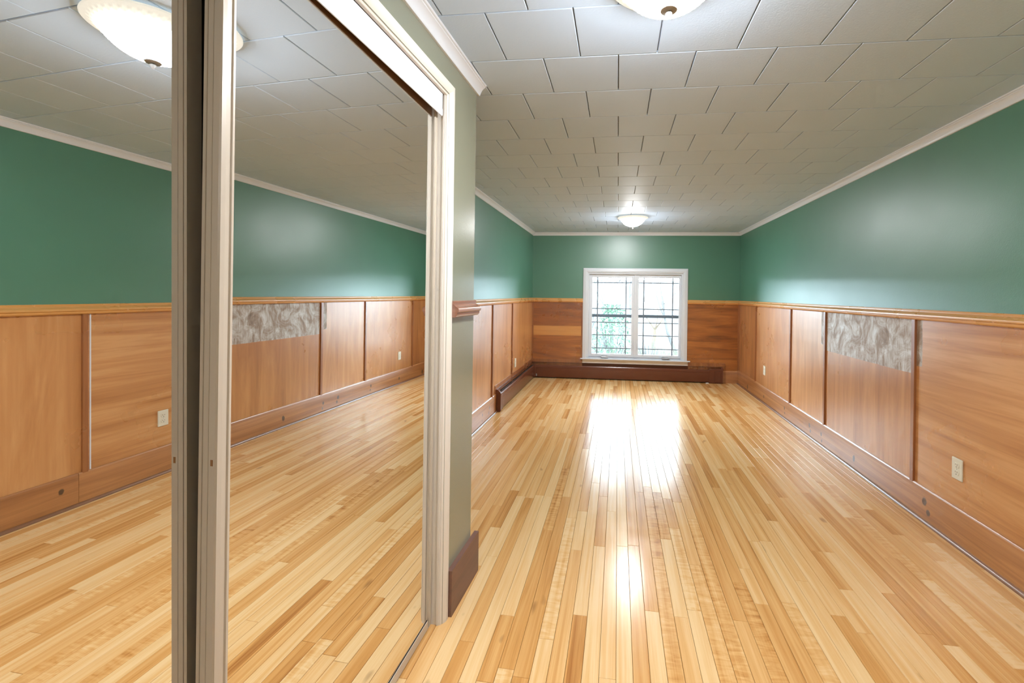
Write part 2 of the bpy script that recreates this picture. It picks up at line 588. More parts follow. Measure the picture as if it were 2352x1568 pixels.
fl = one('floor', M['subfloor'], None, f_id, XL - 0.2, XR + 0.2, YREAR - 0.2, YB + 0.25, -0.06, -0.014)
tag(fl, 'varnished strip wood floor running down the long empty room', 'floor', kind='structure')
BWID = 0.0585
rngf = random.Random(21)
boards = []
nrow = int((XR - XL) / BWID) + 1
for i in range(nrow):
    xa = XL + i * BWID
    xb = min(xa + BWID, XR)
    if xb - xa < 0.006: continue
    y = YREAR - rngf.uniform(0, 0.9)
    while True:
        ln = rngf.choice([rngf.uniform(0.22, 0.7), rngf.uniform(0.5, 1.3), rngf.uniform(0.9, 1.9)])
        y2 = y + ln
        yend = YB + BK * (xa + xb) / 2
        if y2 > yend - 0.15: y2 = yend
        if y2 > YREAR:
            boards.append((xa, xb, max(y, YREAR), y2, rngf.random()))
        y = y2
        if y2 >= yend: break


def board_mesh(m, b):
    xa, xb, ya, yb, r = b
    g = 0.0005
    e = 0.0009
    rr = random.Random(int(r * 1e6))
    t = [rr.uniform(-0.00018, 0.00018) for _ in range(4)]
    x0, x1, y0, y1 = xa + g, xb - g, ya + g, yb - g
    vs = [(x0, y0, -0.014), (x1, y0, -0.014), (x1, y1, -0.014), (x0, y1, -0.014),
          (x0, y0, -0.0014), (x1, y0, -0.0014), (x1, y1, -0.0014), (x0, y1, -0.0014),
          (x0 + e, y0 + e, t[0]), (x1 - e, y0 + e, t[1]), (x1 - e, y1 - e, t[2]), (x0 + e, y1 - e, t[3])]
    fs = [(8, 9, 10, 11)]
    for k in range(4):
        k2 = (k + 1) % 4
        fs += [(k, k2, 4 + k2, 4 + k), (4 + k, 4 + k2, 8 + k2, 8 + k)]
    m.add(vs, fs, r)


def board_visible(b):
    xa, xb, ya, yb, r = b
    if xb < -0.66 and yb < YC + 0.1: return 0
    ya = max(ya, 0.75)
    if yb <= ya: return 0
    # hidden behind the closet corner
    if xb < -0.66 and (xb / max(yb, 0.1)) < (-0.64 / 1.95): return 0
    return shown_area([(xa, ya, 0), (xb, ya, 0), (xb, yb, 0), (xa, yb, 0)])


boards.sort(key=board_visible, reverse=True)
for b in boards[:300]:
    mb = MB()
    board_mesh(mb, b)
    mb.build('floor_board', M['floor'], fl, fix=False)
mb = MB()
for b in boards[300:]:
    board_mesh(mb, b)
tag(mb.build('floor_boards_rest', M['floor'], fl, fix=False), kind='stuff')

# ------------------------------------------------------------------ ceiling
ce = one('ceiling', M['tile_gap'], None, f_id, XL - 0.2, XR + 0.2, YREAR - 0.2, YB + 0.25, H + 0.012, H + 0.06)
tag(ce, 'white ceiling of textured square tiles laid like brickwork', 'ceiling', kind='structure')
TX0, TY0, TR = -0.3158, 1.7708, 0.0343
rngc = random.Random(5)
ctiles = []
for k in range(-21, 18):
    for j in range(-5, 10):
        xa = TX0 + (j + (0.5 if k % 2 else 0.0)) * T
        xb = xa + T
        xa, xb = max(xa, XL), min(xb, XR)
        if xb - xa < 0.01: continue
        q = []
        for x, yo in ((xa, 0), (xb, 0), (xb, T), (xa, T)):
            y = TY0 + k * T + yo + TR * x
            q.append((x, min(max(y, YREAR), YB + BK * x)))
        if (q[3][1] - q[0][1]) < 0.02 and (q[2][1] - q[1][1]) < 0.02: continue
        ctiles.append((q, rngc.random()))


def tile_mesh(m, q, r):
    g, e = 0.0018, 0.0042
    c = (sum(p[0] for p in q) / 4, sum(p[1] for p in q) / 4)

    def ins(p, d):
        return (p[0] + (d if p[0] < c[0] else -d), p[1] + (d if p[1] < c[1] else -d))
    vs = [(*ins(p, g), H + 0.012) for p in q] + [(*ins(p, g), H + 0.0022) for p in q] + [(*ins(p, e), H) for p in q]
    fs = [(11, 10, 9, 8)]
    for k in range(4):
        k2 = (k + 1) % 4
        fs += [(k2, k, 4 + k, 4 + k2), (4 + k2, 4 + k, 8 + k, 8 + k2)]
    m.add(vs, fs, r)


ctiles.sort(key=lambda t: (-shown_area([(*p, H) for p in t[0]]), abs(t[0][0][1] - 1.0)))
for q, r in ctiles[:300]:
    mb = MB()
    tile_mesh(mb, q, r)
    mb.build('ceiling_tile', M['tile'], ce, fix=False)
mb = MB()
for q, r in ctiles[300:]:
    tile_mesh(mb, q, r)
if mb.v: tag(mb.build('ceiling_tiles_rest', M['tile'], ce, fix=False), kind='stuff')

# ------------------------------------------------------------------ walls
ZT = H + 0.012
wr = one('wall_right', M['green'], None, f_right, YREAR - 0.1, YB + 0.2, 0.0, -0.12, -0.014, ZT)
tag(wr, 'long green wall with wood panelling below the oak rail, beside the window wall', 'wall', kind='structure')
wl = one('wall_left', M['green'], None, f_left, YREAR - 0.1, YB + 0.05, 0.0, -0.12, -0.014, ZT)
tag(wl, 'green wall with wood panelling and the brown heater, beyond the closet corner', 'wall', kind='structure')
mb = MB()
BT = -0.16
mb.box(f_back, XL - 0.1, WX0, 0, BT, -0.014, ZT)
mb.box(f_back, WX1, XR + 0.1, 0, BT, -0.014, ZT)
mb.box(f_back, WX0, WX1, 0, BT, -0.014, WZ0)
mb.box(f_back, WX0, WX1, 0, BT, WZ1, ZT)
wb = mb.build('wall_back', M['green'])
tag(wb, 'far end wall, green above dark wood panelling, holding the window', 'wall', kind='structure')
wrear = one('wall_rear', M['green'], None, f_id, XL - 0.1, XR + 0.1, YREAR - 0.12, YREAR, -0.014, ZT)
tag(wrear, 'plain green end wall behind the photographer', 'wall', kind='structure')
CY0, CY1, CZ1 = -0.13, 1.642, 2.098      # closet opening
mb = MB()
mb.box(f_closet, CY1, YC, 0, -0.10, -0.014, ZT)
mb.box(f_closet, YREAR, CY0, 0, -0.10, -0.014, ZT)
mb.box(f_closet, CY0, CY1, 0, -0.10, CZ1, ZT)
wc = mb.build('wall_closet', M['sage'])
tag(wc, 'sage green closet wall framing the mirrored sliding doors', 'wall', kind='structure')
we = one('wall_closet_end', M['sage'], None, f_id, XL, -0.7582, YC - 0.09, YC, -0.014, ZT)
tag(we, 'short end wall of the closet box facing the window', 'wall', kind='structure')

# ---- wainscot panels and battens
ZR0, ZP1 = 0.196, 1.200
S = [-4.2, -2.33, -1.55, -0.37, 0.40, 1.385, 2.154, 2.971, 4.137, 4.913, 6.074, YB + BK * XR]
grain = ['v', 'h', 'v', 'h', 'v', 'v', 'h', 'v', 'v', 'v', 'v']
rp = random.Random(3)
for i in range(len(S) - 1):
    a = S[i] + (0.03 if i else 0)
    p = one('panel', M['panel_' + grain[i]], wr, f_right, a - 0.012, S[i + 1] + 0.004, -0.004, 0.005, ZR0 - 0.02, ZP1)
    p.data.attributes['rnd'].data.foreach_set('value', [rp.random()] * len(p.data.polygons))
for s in S[1:-1]:
    one('batten', M['batten'], wr, f_right, s, s + 0.03, 0.0, 0.018, ZR0 - 0.02, ZP1, bevel=0.0015)
one('batten', M['batten'], wr, f_right, YB + BK * XR - 0.035, YB + BK * XR - 0.002, 0.0, 0.014, ZR0 - 0.02, ZP1, bevel=0.0015)
tag(one('highlight_strip', M['trim'], wr, f_right, 2.196, 2.203, 0.0, 0.008, ZR0 - 0.02, ZP1), 'thin white strip painted as a highlight beside the batten')  # white strip stands in for the glint along the batten's edge
SL = [YC, 2.75, 3.65, 4.52, 5.40, YB + BK * XL]
for i in range(len(SL) - 1):
    a = SL[i] + (0.03 if i else 0)
    p = one('panel', M['panel_v'], wl, f_left, a - 0.012, SL[i + 1] + 0.004, -0.004, 0.005, ZR0 - 0.02, ZP1)
    p.data.attributes['rnd'].data.foreach_set('value', [rp.random()] * len(p.data.polygons))
for s in SL[1:-1]:
    one('batten', M['batten'], wl, f_left, s, s + 0.03, 0.0, 0.018, ZR0 - 0.02, ZP1, bevel=0.0015)
one('batten', M['batten'], wl, f_left, YB + BK * XL - 0.03, YB + BK * XL - 0.002, 0.0, 0.014, ZR0 - 0.02, ZP1, bevel=0.0015)
# far wall: level boards either side of the window
for x0, x1, zs in ((XL, -0.535, (0.18, 0.665, 0.815, ZP1)), (1.05, XR, (0.18, 0.36, 0.62, ZP1))):
    for i in range(3):
        p = one('panel', M['panel_b_light' if (i == 1 and x0 < 0) else 'panel_b'], wb, f_back, x0, x1, -0.004, 0.005, zs[i] + 0.0006, zs[i + 1] - 0.0006)
        p.data.attributes['rnd'].data.foreach_set('value', [(0.75, 0.05, 0.85)[i] if x0 < 0 else (0.15, 0.5, 0.8)[i]] * len(p.data.polygons))
for x in (XL + 0.006, -0.556, XR - 0.026):
    one('batten', M['batten'], wb, f_back, x, x + 0.018, 0.0, 0.012, 0.18, ZP1, bevel=0.0015)

# ------------------------------------------------------------------ mouldings
RAIL = [(0, 1.250), (0.010, 1.250), (0.0125, 1.2475), (0.0125, 1.244), (0.0115, 1.241), (0.012, 1.236), (0.016, 1.2315), (0.023, 1.2275), (0.029, 1.2245),
        (0.033, 1.2205), (0.0345, 1.215), (0.034, 1.2085), (0.031, 1.2055), (0.0275, 1.2045), (0.0275, 1.1985), (0.0255, 1.193), (0.021, 1.188), (0.018, 1.1865), (0, 1.1865)]
CROWN = [(0, H - 0.047), (0.008, H - 0.047), (0.0105, H - 0.0445), (0.0115, H - 0.040), (0.014, H - 0.033), (0.018, H - 0.026), (0.023, H - 0.0195),
         (0.029, H - 0.0145), (0.0335, H - 0.012), (0.034, H - 0.008), (0.0395, H - 0.0065), (0.042, H - 0.003), (0.042, H), (0, H)]
BASE = [(0, 0.0), (0.019, 0.0), (0.019, 0.190), (0.017, 0.196), (0.013, 0.2005), (0, 0.2005)]
SHOE = [(0.019, 0.0)] + [(0.019 + 0.017 * math.cos(a), 0.018 * math.sin(a)) for a in [i * math.pi / 12 for i in range(7)]]
yR, yL = YB + BK * XR, YB + BK * XL


def trim(name, mat, label, cat, fn, prof, s0, s1, m0=0.0, m1=0.0):
    mb = MB()
    mb.prism(fn, prof, s0, s1, 0.3, m0, m1)
    o = mb.build(name, mat, None, smooth=0.6)
    return tag(o, label, cat, kind='structure')


trim('trim_1', M['rail'], 'oak chair rail along the long panelled wall with the outlets', 'chair rail', f_right, RAIL, YREAR, yR, 1, -1)
trim('trim_2', M['rail'], 'oak chair rail on the wall above the short heater run', 'chair rail', f_left, RAIL, YC, yL, 0, -1)
trim('trim_3', M['rail'], 'short oak chair rail between the closet-side corner and the window', 'chair rail', f_back, RAIL, XL, -0.535, 1, 0)
trim('trim_4', M['rail'], 'short oak chair rail between the window and the outlet wall', 'chair rail', f_back, RAIL, 1.052, XR, 0, -1)
trim('trim_5', M['trim'], 'white crown moulding along the long wall with the outlets', 'crown moulding', f_right, CROWN, YREAR, yR, 1, -1)
trim('trim_6', M['trim'], 'white crown moulding on the wall beyond the closet corner', 'crown moulding', f_left, CROWN, YC, yL, 0, -1)
trim('trim_7', M['trim'], 'white crown moulding over the window', 'crown moulding', f_back, CROWN, XL, XR, 1, -1)
trim('trim_8', M['trim'], 'white crown moulding above the closet doors, its cut end showing', 'crown moulding', f_closet, CROWN, YREAR, 1.957)
RAILC = [(o * 1.0, 1.279 + (z - 1.250) * 1.06) for o, z in RAIL]
trim('trim_9', M['rail_dark'], 'short brown chair rail piece on the closet corner', 'chair rail', f_closet, RAILC, 1.682, YC, 0, 0.15)

b = trim('baseboard_right', M['base'], 'knotty pine baseboard along the long panelled wall', 'baseboard', f_right, BASE, 2.135, yR - 0.002)
mb = MB(); mb.prism(f_right, BASE, YREAR, 2.133, 0.9); mb.build('board', M['base'], b, smooth=0.6)
mb = MB(); mb.prism(f_right, SHOE, YREAR, yR - 0.02, 0.3); mb.build('shoe_moulding', M['shoe'], b, smooth=0.6)
b = trim('baseboard_left', M['base'], 'short knotty baseboard between the closet corner and the heater', 'baseboard', f_left, BASE, YC + 0.002, 4.672)
mb = MB(); mb.prism(f_left, SHOE, YC + 0.002, 4.672, 0.3); mb.build('shoe_moulding', M['shoe'], b, smooth=0.6)
b = trim('baseboard_back', M['base'], 'short baseboard piece between the heater end and the corner', 'baseboard', f_back, [(o, z * 0.93) for o, z in BASE], 1.588, XR - 0.02)
b = trim('baseboard_closet', M['base_dark'], 'dark stained baseboard block at the foot of the closet corner', 'baseboard', f_closet,
         [(0, 0), (0.021, 0), (0.021, 0.186), (0, 0.186)], 1.682, 1.990)
# closet door casing
cs = empty('trim_10', (CLX, 1.6, 0))
tag(cs, 'cream painted casing around the mirrored closet doors', 'door casing', kind='structure')


def part_world(o, root):
    o.parent = root
    o.matrix_parent_inverse = Matrix.Translation(-Vector(root.location)) if root.rotation_euler.z == 0 else root.matrix_basis.inverted()
    return o


CW = 0.046
CAS = [(0, 0), (0.004, 0), (0.006, 0.002), (0.006, 0.006), (0.010, 0.009), (0.013, 0.014), (0.0175, 0.020), (0.0195, 0.030), (0.0195, CW - 0.005), (0.017, CW), (0, CW)]  # (o, distance from opening)


def casing_leg(fn, s_in, sgn, z0, z1, mat, name, root, mit=True, k=1.0):
    vs = []
    n = len(CAS)
    for z, top in ((z0, 0), (z1, 1)):
        for o, d in CAS:
            vs.append(fn(s_in + sgn * d * k, o, z + (d if top and mit else 0)))
    fs = [(i, (i + 1) % n, n + (i + 1) % n, n + i) for i in range(n)] + [tuple(range(n)), tuple(range(n, 2 * n))]
    m = MB()
    m.add(vs, fs)
    return part_world(m.build(name, mat, None, smooth=0.5), root)


def casing_head(fn, s0, s1, z, mat, name, root):
    n = len(CAS)
    vs = [fn(s0 - d, o, z + d) for o, d in CAS] + [fn(s1 + d, o, z + d) for o, d in CAS]
    fs = [(i, (i + 1) % n, n + (i + 1) % n, n + i) for i in range(n)] + [tuple(range(n)), tuple(range(n, 2 * n))]
    m = MB()
    m.add(vs, fs)
    return part_world(m.build(name, mat, None, smooth=0.5), root)


IN0, IN1, INZ = CY0 + 0.008, 1.634, 2.091
casing_leg(f_casing, IN1, 1, 0.0, INZ, M['cream'], 'casing_leg', cs)
casing_leg(f_casing, IN0, -1, 0.0, INZ, M['cream'], 'casing_leg', cs)
casing_head(f_casing, IN0, IN1, INZ, M['cream'], 'casing_head', cs)
mb = MB(); mb.box(f_closet, 1.634, CY1, -0.0099, -0.100, 0.0, CZ1)
mb.box(f_closet, 1.630, 1.634, -0.012, -0.020, 0.0, CZ1)
part_world(mb.build('jamb', M['cream'], None), cs)
mb = MB(); mb.box(f_closet, CY0, CY0 + 0.008, 0.0, -0.100, 0.0, CZ1); part_world(mb.build('jamb', M['cream'], None), cs)
mb = MB(); mb.box(f_closet, CY0 + 0.009, 1.633, -0.0099, -0.0165, 2.091, CZ1); part_world(mb.build('head_jamb', M['cream'], None), cs)

# ------------------------------------------------------------------ closet doors and tracks
tk = empty('sliding_door_track', (CLX - 0.05, 0.75, 0))
tag(tk, 'white top fascia and floor track guiding the mirrored closet doors', 'door track')
mb = MB()
mb.prism(f_closet, [(-0.0225, 2.003), (-0.019, 2.003), (-0.0175, 2.008), (-0.0175, 2.030), (-0.019, 2.032), (-0.0185, 2.090), (-0.0225, 2.090)], CY0 + 0.02, 1.622)
part_world(mb.build('fascia', M['trim'], None, smooth=0.4), tk)
mb = MB()
mb.box(f_closet, CY0 + 0.02, 1.622, -0.0228, -0.0245, 2.005, 2.05)
mb.box(f_closet, CY0 + 0.02, 1.622, -0.0228, -0.15, 2.05, 2.06)
part_world(mb.build('channel', M['bronze'], None), tk)
mb = MB()
mb.prism(f_closet, [(-0.092, 0), (-0.044, 0), (-0.046, 0.005), (-0.092, 0.005)], CY0 + 0.01, 1.633)
part_world(mb.build('floor_rail', M['trim'], None, smooth=0.4), tk)


def sliding_door(name, fn, y0, y1, z0, z1, label):
    root = empty(name, fn((y0 + y1) / 2, -0.02, 0))
    tag(root, label, 'mirror door', 'mirrored closet doors', 'structure')
    mb = MB(); mb.box(fn, y0 + 0.027, y1 - 0.018, -0.006, 0.0, z0 + 0.035, z1 - 0.004)
    part_world(mb.build('mirror', M['mirror'], None), root)
    ST = [(0, -0.035), (0, -0.0285), (0.002, -0.028), (0.002, -0.0265), (0, -0.026), (0, -0.0155), (0.0012, -0.015), (0.0012, -0.0142), (0, -0.0137),
          (0, -0.001), (0.002, 0.0025), (0.010, 0.0035), (0.0115, 0.0005), (0.0225, 0.0005), (0.024, 0.0035), (0.0285, 0.0035), (0.029, 0.0005), (0.029, -0.035)]
    mb = MB(); mb.prism_z(fn, [(y0 + s, o) for s, o in ST], z0, z1)
    part_world(mb.build('stile', M['frame'], None, smooth=0.35), root)
    mb = MB(); mb.prism_z(fn, [(y1 - s * 0.65, o) for s, o in ST], z0, z1)
    part_world(mb.build('stile', M['frame'], None, smooth=0.35), root)
    mb = MB(); mb.box(fn, y0 + 0.027, y1 - 0.027, -0.033, -0.0062, z0 + 0.004, z1 - 0.004)
    part_world(mb.build('backing', M['dark'], None), root)
    mb = MB(); mb.box(fn, y0 + 0.029, y1 - 0.029, -0.006, 0.003, z1 - 0.004, z1)
    part_world(mb.build('top_rail', M['frame'], None), root)
    mb = MB(); mb.box(fn, y0 + 0.029, y1 - 0.029, -0.006, 0.004, z0, z0 + 0.031)
    part_world(mb.build('bottom_rail', M['frame'], None), root)
    mb = MB(); mb.box(fn, y0 + 0.029, y1 - 0.029, -0.006, 0.0012, z0 + 0.0312, z0 + 0.0348)
    part_world(mb.build('gasket', M['dark'], None), root)
    mb = MB(); mb.box(fn, y0 - 0.0004, y0 + 0.0004, -0.0095, -0.0045, 0.985, 0.9965)
    part_world(mb.build('slot', M['bronze'], None), root)
    return root


sliding_door('door_1', f_doorr, 0.704, 1.629, 0.007, 2.040, 'mirrored sliding closet door in front, meeting the casing near the closet corner')
sliding_door('door_2', f_doorl, -0.10, 0.800, 0.007, 2.040, 'mirrored sliding closet door set behind the other, reflecting the ceiling lamp')

# ------------------------------------------------------------------ window
wn = empty('window_1', f_back(0.26, 0, WZ0))
tag(wn, 'white double casement window in the far green wall', 'window', kind='structure')


def wp(name, mat, *a, bevel=None):
    m = MB()
    m.box(f_back, *a)
    return part_world(m.build(name, mat, None, bevel=bevel), wn)


WC = 0.070


def wprism(name, pts_a, pts_b, mat):
    n = len(pts_a)
    m = MB()
    m.add(pts_a + pts_b, [(i, (i + 1) % n, n + (i + 1) % n, n + i) for i in range(n)] + [tuple(range(n)), tuple(range(n, 2 * n))])
    return part_world(m.build(name, mat, None, smooth=0.5), wn)


CASW = [(0, 0), (0.010, 0), (0.012, 0.004), (0.012, 0.011), (0.016, 0.014), (0.016, 0.019), (0.0195, 0.023), (0.0195, WC - 0.006), (0.017, WC), (0, WC)]
zs = WZ0 + 0.004
wprism('casing', [f_back(WX0 - d, o, zs) for o, d in CASW], [f_back(WX0 - d, o, WZ1 + d) for o, d in CASW], M['vinyl'])
wprism('casing', [f_back(WX1 + d, o, zs) for o, d in CASW], [f_back(WX1 + d, o, WZ1 + d) for o, d in CASW], M['vinyl'])
wprism('casing', [f_back(WX0 - d, o, WZ1 + d) for o, d in CASW], [f_back(WX1 + d, o, WZ1 + d) for o, d in CASW], M['vinyl'])
mb = MB()
mb.prism(f_back, [(-0.055, zs - 0.016), (0.040, zs - 0.016), (0.046, zs - 0.012), (0.046, zs - 0.004), (0.040, zs), (-0.055, zs)], WX0 - 0.098, WX1 + 0.112)
part_world(mb.build('stool', M['vinyl'], None, smooth=0.5), wn)
mb = MB()
mb.prism(f_back, [(0.0, 0.246), (0.012, 0.246), (0.014, 0.252), (0.012, 0.262), (0.017, 0.290), (0.017, zs - 0.016), (0.0, zs - 0.016)], WX0 - 0.068, WX1 + 0.085)
part_world(mb.build('apron', M['cream'], None, smooth=0.5), wn)
# outer frame (jambs) in the opening
D0, D1 = -0.004, -0.13
wp('jamb', M['vinyl'], WX0, WX0 + 0.022, D0, D1, WZ0 + 0.004, WZ1)
wp('jamb', M['vinyl'], WX1 - 0.022, WX1, D0, D1, WZ0 + 0.004, WZ1)
wp('jamb', M['vinyl'], WX0 + 0.022, WX1 - 0.022, D0, D1, WZ1 - 0.022, WZ1)
wp('sill', M['vinyl'], WX0 + 0.022, WX1 - 0.022, -0.056, D1, WZ0 + 0.004, WZ0 + 0.030)
wp('mullion', M['vinyl'], 0.252, 0.282, -0.03, -0.115, WZ0 + 0.030, WZ1 - 0.022)
HZ = (1.503, 1.096, 0.882, 0.684, 0.478)
for sx0, sx1, gx0, gx1, mx in ((WX0 + 0.024, 0.251, -0.395, 0.213, (-0.314, 0.127)), (0.283, WX1 - 0.024, 0.321, 0.931, (0.399, 0.839))):
    z0, z1, g0, g1 = WZ0 + 0.031, WZ1 - 0.024, 0.388, 1.582
    mb = MB()
    for a in ((sx0, gx0, z0, z1), (gx1, sx1, z0, z1), (gx0, gx1, z0, g0), (gx0, gx1, g1, z1)):
        mb.box(f_back, a[0], a[1], -0.042, -0.09, a[2], a[3])
    sash = part_world(mb.build('sash', M['vinyl'], None), wn)

    def sp(name, mat, *a):
        m = MB()
        m.box(f_back, *a)
        o = m.build(name, mat, None)
        o.parent = sash
        o.matrix_parent_inverse = (Matrix.Translation(Vector(wn.location)) @ sash.matrix_parent_inverse).inverted()
        return o
    sp('pane', M['glass'], gx0, gx1, -0.066, -0.069, g0, g1)
    for x in mx:
        sp('muntin', M['muntin'], x - 0.009, x + 0.009, -0.058, -0.0655, g0, g1)
    for z in HZ:
        sp('muntin', M['muntin'], gx0, gx1, -0.056, -0.0655, z - 0.0075, z + 0.0075)
    sp('meeting_rail', M['muntin'], gx0, gx1, -0.0695, -0.085, 0.961, 1.009)
# crank operators and sash locks
for x in (-0.19, 0.737):
    mb = MB()
    mb.prism(f_back, [(-0.04, 0.334), (0.0, 0.334), (0.002, 0.342), (-0.008, 0.356), (-0.04, 0.360)], x - 0.055, x + 0.055)
    h = part_world(mb.build('crank_operator', M['nickel'], None, smooth=0.5), wn)
    mb = MB()
    pts = [f_back(x - 0.05, -0.006, 0.356), f_back(x - 0.042, 0.004, 0.374), f_back(x - 0.015, 0.008, 0.380), f_back(x + 0.03, 0.008, 0.378), f_back(x + 0.048, 0.004, 0.366)]
    mb.tube(pts, 0.005)
    part_world(mb.build('crank_handle', M['vinyl'], None, smooth=0.8), wn)
for x in (0.238, 0.296):
    mb = MB()
    mb.box(f_back, x - 0.008, x + 0.008, -0.042, -0.032, 0.455, 0.50)
    mb.tube([f_back(x, -0.030, 0.475), f_back(x + 0.006, -0.012, 0.52), f_back(x, -0.008, 0.56), f_back(x - 0.002, -0.016, 0.592)], [0.006, 0.006, 0.005, 0.006])
    part_world(mb.build('sash_lock', M['vinyl'], None, smooth=0.6), wn)

# ------------------------------------------------------------------ baseboard heater (one run turning the corner)
ht = empty('baseboard_heater', (XL + 0.05, YB + BK * XL - 0.05, 0))
tag(ht, 'dark brown baseboard heater turning the corner beneath the window', 'heater')
HB = [(0.002, 0.012), (0.006, 0.012), (0.006, 0.232), (0.030, 0.240), (0.030, 0.243), (0.002, 0.243)]                # back plate with hood
HF = [(0.052, 0.018), (0.056, 0.014), (0.060, 0.018), (0.064, 0.030), (0.066, 0.158), (0.0625, 0.161), (0.0655, 0.164), (0.063, 0.192), (0.056, 0.202), (0.050, 0.2025), (0.050, 0.199), (0.060, 0.158), (0.060, 0.030)]
HD = [(0.012, 0.180), (0.046, 0.180), (0.046, 0.188), (0.030, 0.196), (0.012, 0.194)]
hx0, hx1, hy0, hy1 = XL + 0.004, 1.578, 4.674, yL
for fn, s0, s1, m0, m1 in ((f_left, hy0 + 0.03, hy1, 0, -1), (f_back, XL, hx1 - 0.03, 1, 0)):
    for nm, pr, mt in (('back_plate', HB, M['heater']), ('front_cover', HF, M['heater']), ('damper', HD, M['heater_dark'])):
        mb = MB(); mb.prism(fn, pr, s0, s1, 0, m0, m1)
        part_world(mb.build(nm, mt, None, smooth=0.5), ht)
ENDP = [(0.0, 0.0), (0.062, 0.0), (0.070, 0.008), (0.071, 0.205), (0.060, 0.222), (0.034, 0.244), (0.0, 0.247)]
mb = MB(); mb.prism(f_left, ENDP, hy0, hy0 + 0.032); e1 = part_world(mb.build('end_cap', M['heater'], None, smooth=0.5), ht)
mb = MB(); mb.box(f_left, hy0 + 0.032, hy0 + 0.11, 0.056, 0.0685, 0.012, 0.180); part_world(mb.build('end_panel', M['heater'], None, bevel=0.003), ht)
mb = MB(); mb.prism(f_back, ENDP, hx1 - 0.03, hx1); part_world(mb.build('end_cap', M['heater'], None, smooth=0.5), ht)
mb = MB(); mb.prism(f_back, [(o - 0.001, z) for o, z in ENDP[:4]] + [(0.058, 0.219), (0.0, 0.219)], hx1 - 0.20, hx1 - 0.03); part_world(mb.build('end_cover', M['heater'], None, smooth=0.5), ht)
mb = MB(); mb.box(f_back, hx1 - 0.125, hx1 - 0.028, 0.065, 0.0765, 0.020, 0.182); part_world(mb.build('end_panel', M['heater'], None, bevel=0.003), ht)
cx, cyy = XL + 0.066, YB + BK * XL - 0.066
mb = MB(); mb.box(f_id, cx - 0.012, cx + 0.010, cyy - 0.012, cyy + 0.012, 0.012, 0.216); part_world(mb.build('corner_cover', M['heater'], None, bevel=0.003), ht)
mb = MB(); mb.box(f_back, XL + 0.085, XL + 0.10, 0.06, 0.072, 0.03, 0.065); part_world(mb.build('corner_clip', M['nickel'], None, bevel=0.002), ht)
# wood backing boards above the heater
o = one('backing_board', M['batten'], None, f_left, 4.655, yL - 0.012, 0.0, 0.013, 0.2012, 0.289, bevel=0.0015)
tag(o, 'narrow wood backing board above the short heater run', 'board')
o = one('backing_board', M['batten'], None, f_back, XL + 0.014, WX0 - 0.070, 0.0, 0.0112, 0.19, 0.292, bevel=0.0015)
tag(o, 'dark wood backing board above the heater between corner and window', 'board')
o = one('backing_board', M['batten'], None, f_back, WX1 + 0.088, 1.622, 0.0, 0.0112, 0.19, 0.298, bevel=0.0015)
tag(o, 'short dark wood backing board behind the heater end cap', 'board')
o = one('wood_chip', M['chip'], None, f_back, 1.325, 1.366, 0.074, 0.096, 0.0004, 0.013, bevel=0.002)
tag(o, 'small white wood chip on the floor at the heater foot', 'wood chip')


# ------------------------------------------------------------------ wall outlets
def outlet(label, fn, y, z):
    root = empty('wall_outlet', fn(y, 0.005, z - 0.057))
    tag(root, label, 'outlet', 'duplex wall outlets')
    mb = MB(); mb.box(fn, y - 0.036, y + 0.036, 0.0045, 0.0125, z - 0.057, z + 0.057)
    part_world(mb.build('cover_plate', M['plate'], None, bevel=0.0025), root)
    sg = -1 if fn is f_right else 1
    for dz in (0.0195, -0.0195):
        mb = MB()
        pr = []
        for k in range(20):
            a = 2 * math.pi * k / 20
            pr.append((y + 0.0170 * math.cos(a), z + dz + max(-0.0135, min(0.0135, 0.0172 * math.sin(a)))))
        n = len(pr)
        mb.add([fn(s, 0.0124, q) for s, q in pr] + [fn(s, 0.0146, q) for s, q in pr], [(i, (i + 1) % n, n + (i + 1) % n, n + i) for i in range(n)] + [tuple(range(n, 2 * n))])
        rc = part_world(mb.build('receptacle', M['plate'], None), root)
        for dy, hh in ((-0.0065, 0.0042), (0.0065, 0.0034)):
            mb = MB(); mb.box(fn, y + dy - 0.0014, y + dy + 0.0014, 0.0145, 0.0149, z + dz + 0.004 - hh, z + dz + 0.004 + hh)
            s_ = mb.build('slot', M['slot'], None)
            s_.parent = rc
            s_.matrix_parent_inverse = (Matrix.Translation(Vector(root.location)) @ rc.matrix_parent_inverse).inverted()
        mb = MB(); mb.box(fn, y - 0.0022, y + 0.0022, 0.0145, 0.0149, z + dz - 0.0105, z + dz - 0.006)
        s_ = mb.build('ground_hole', M['dark'], None)
        s_.parent = rc
        s_.matrix_parent_inverse = (Matrix.Translation(Vector(root.location)) @ rc.matrix_parent_inverse).inverted()
    mb = MB(); mb.box(fn, y - 0.002, y + 0.002, 0.0124, 0.0132, z - 0.002, z + 0.002)
    part_world(mb.build('screw', M['nickel'], None), root)


outlet('almond outlet on the level-grained panel, nearest the camera', f_right, 2.632, 0.405)
outlet('almond outlet low on the long panelled wall, near the far corner', f_right, 5.735, 0.400)
outlet('almond outlet above the short heater run, beyond the closet corner', f_left, 5.61, 0.398)

# ------------------------------------------------------------------ ceiling lamps
BOWL = [(0.150, -0.004), (0.172, -0.004), (0.184, -0.007), (0.187, -0.012), (0.182, -0.017), (0.172, -0.021), (0.163, -0.027), (0.155, -0.035), (0.146, -0.046),
        (0.138, -0.058), (0.129, -0.070), (0.121, -0.082), (0.111, -0.094), (0.098, -0.107), (0.082, -0.120), (0.063, -0.131), (0.042, -0.140), (0.020, -0.146), (0.006, -0.147)]

BOWL = [(r, z * 0.80) for r, z in BOWL]


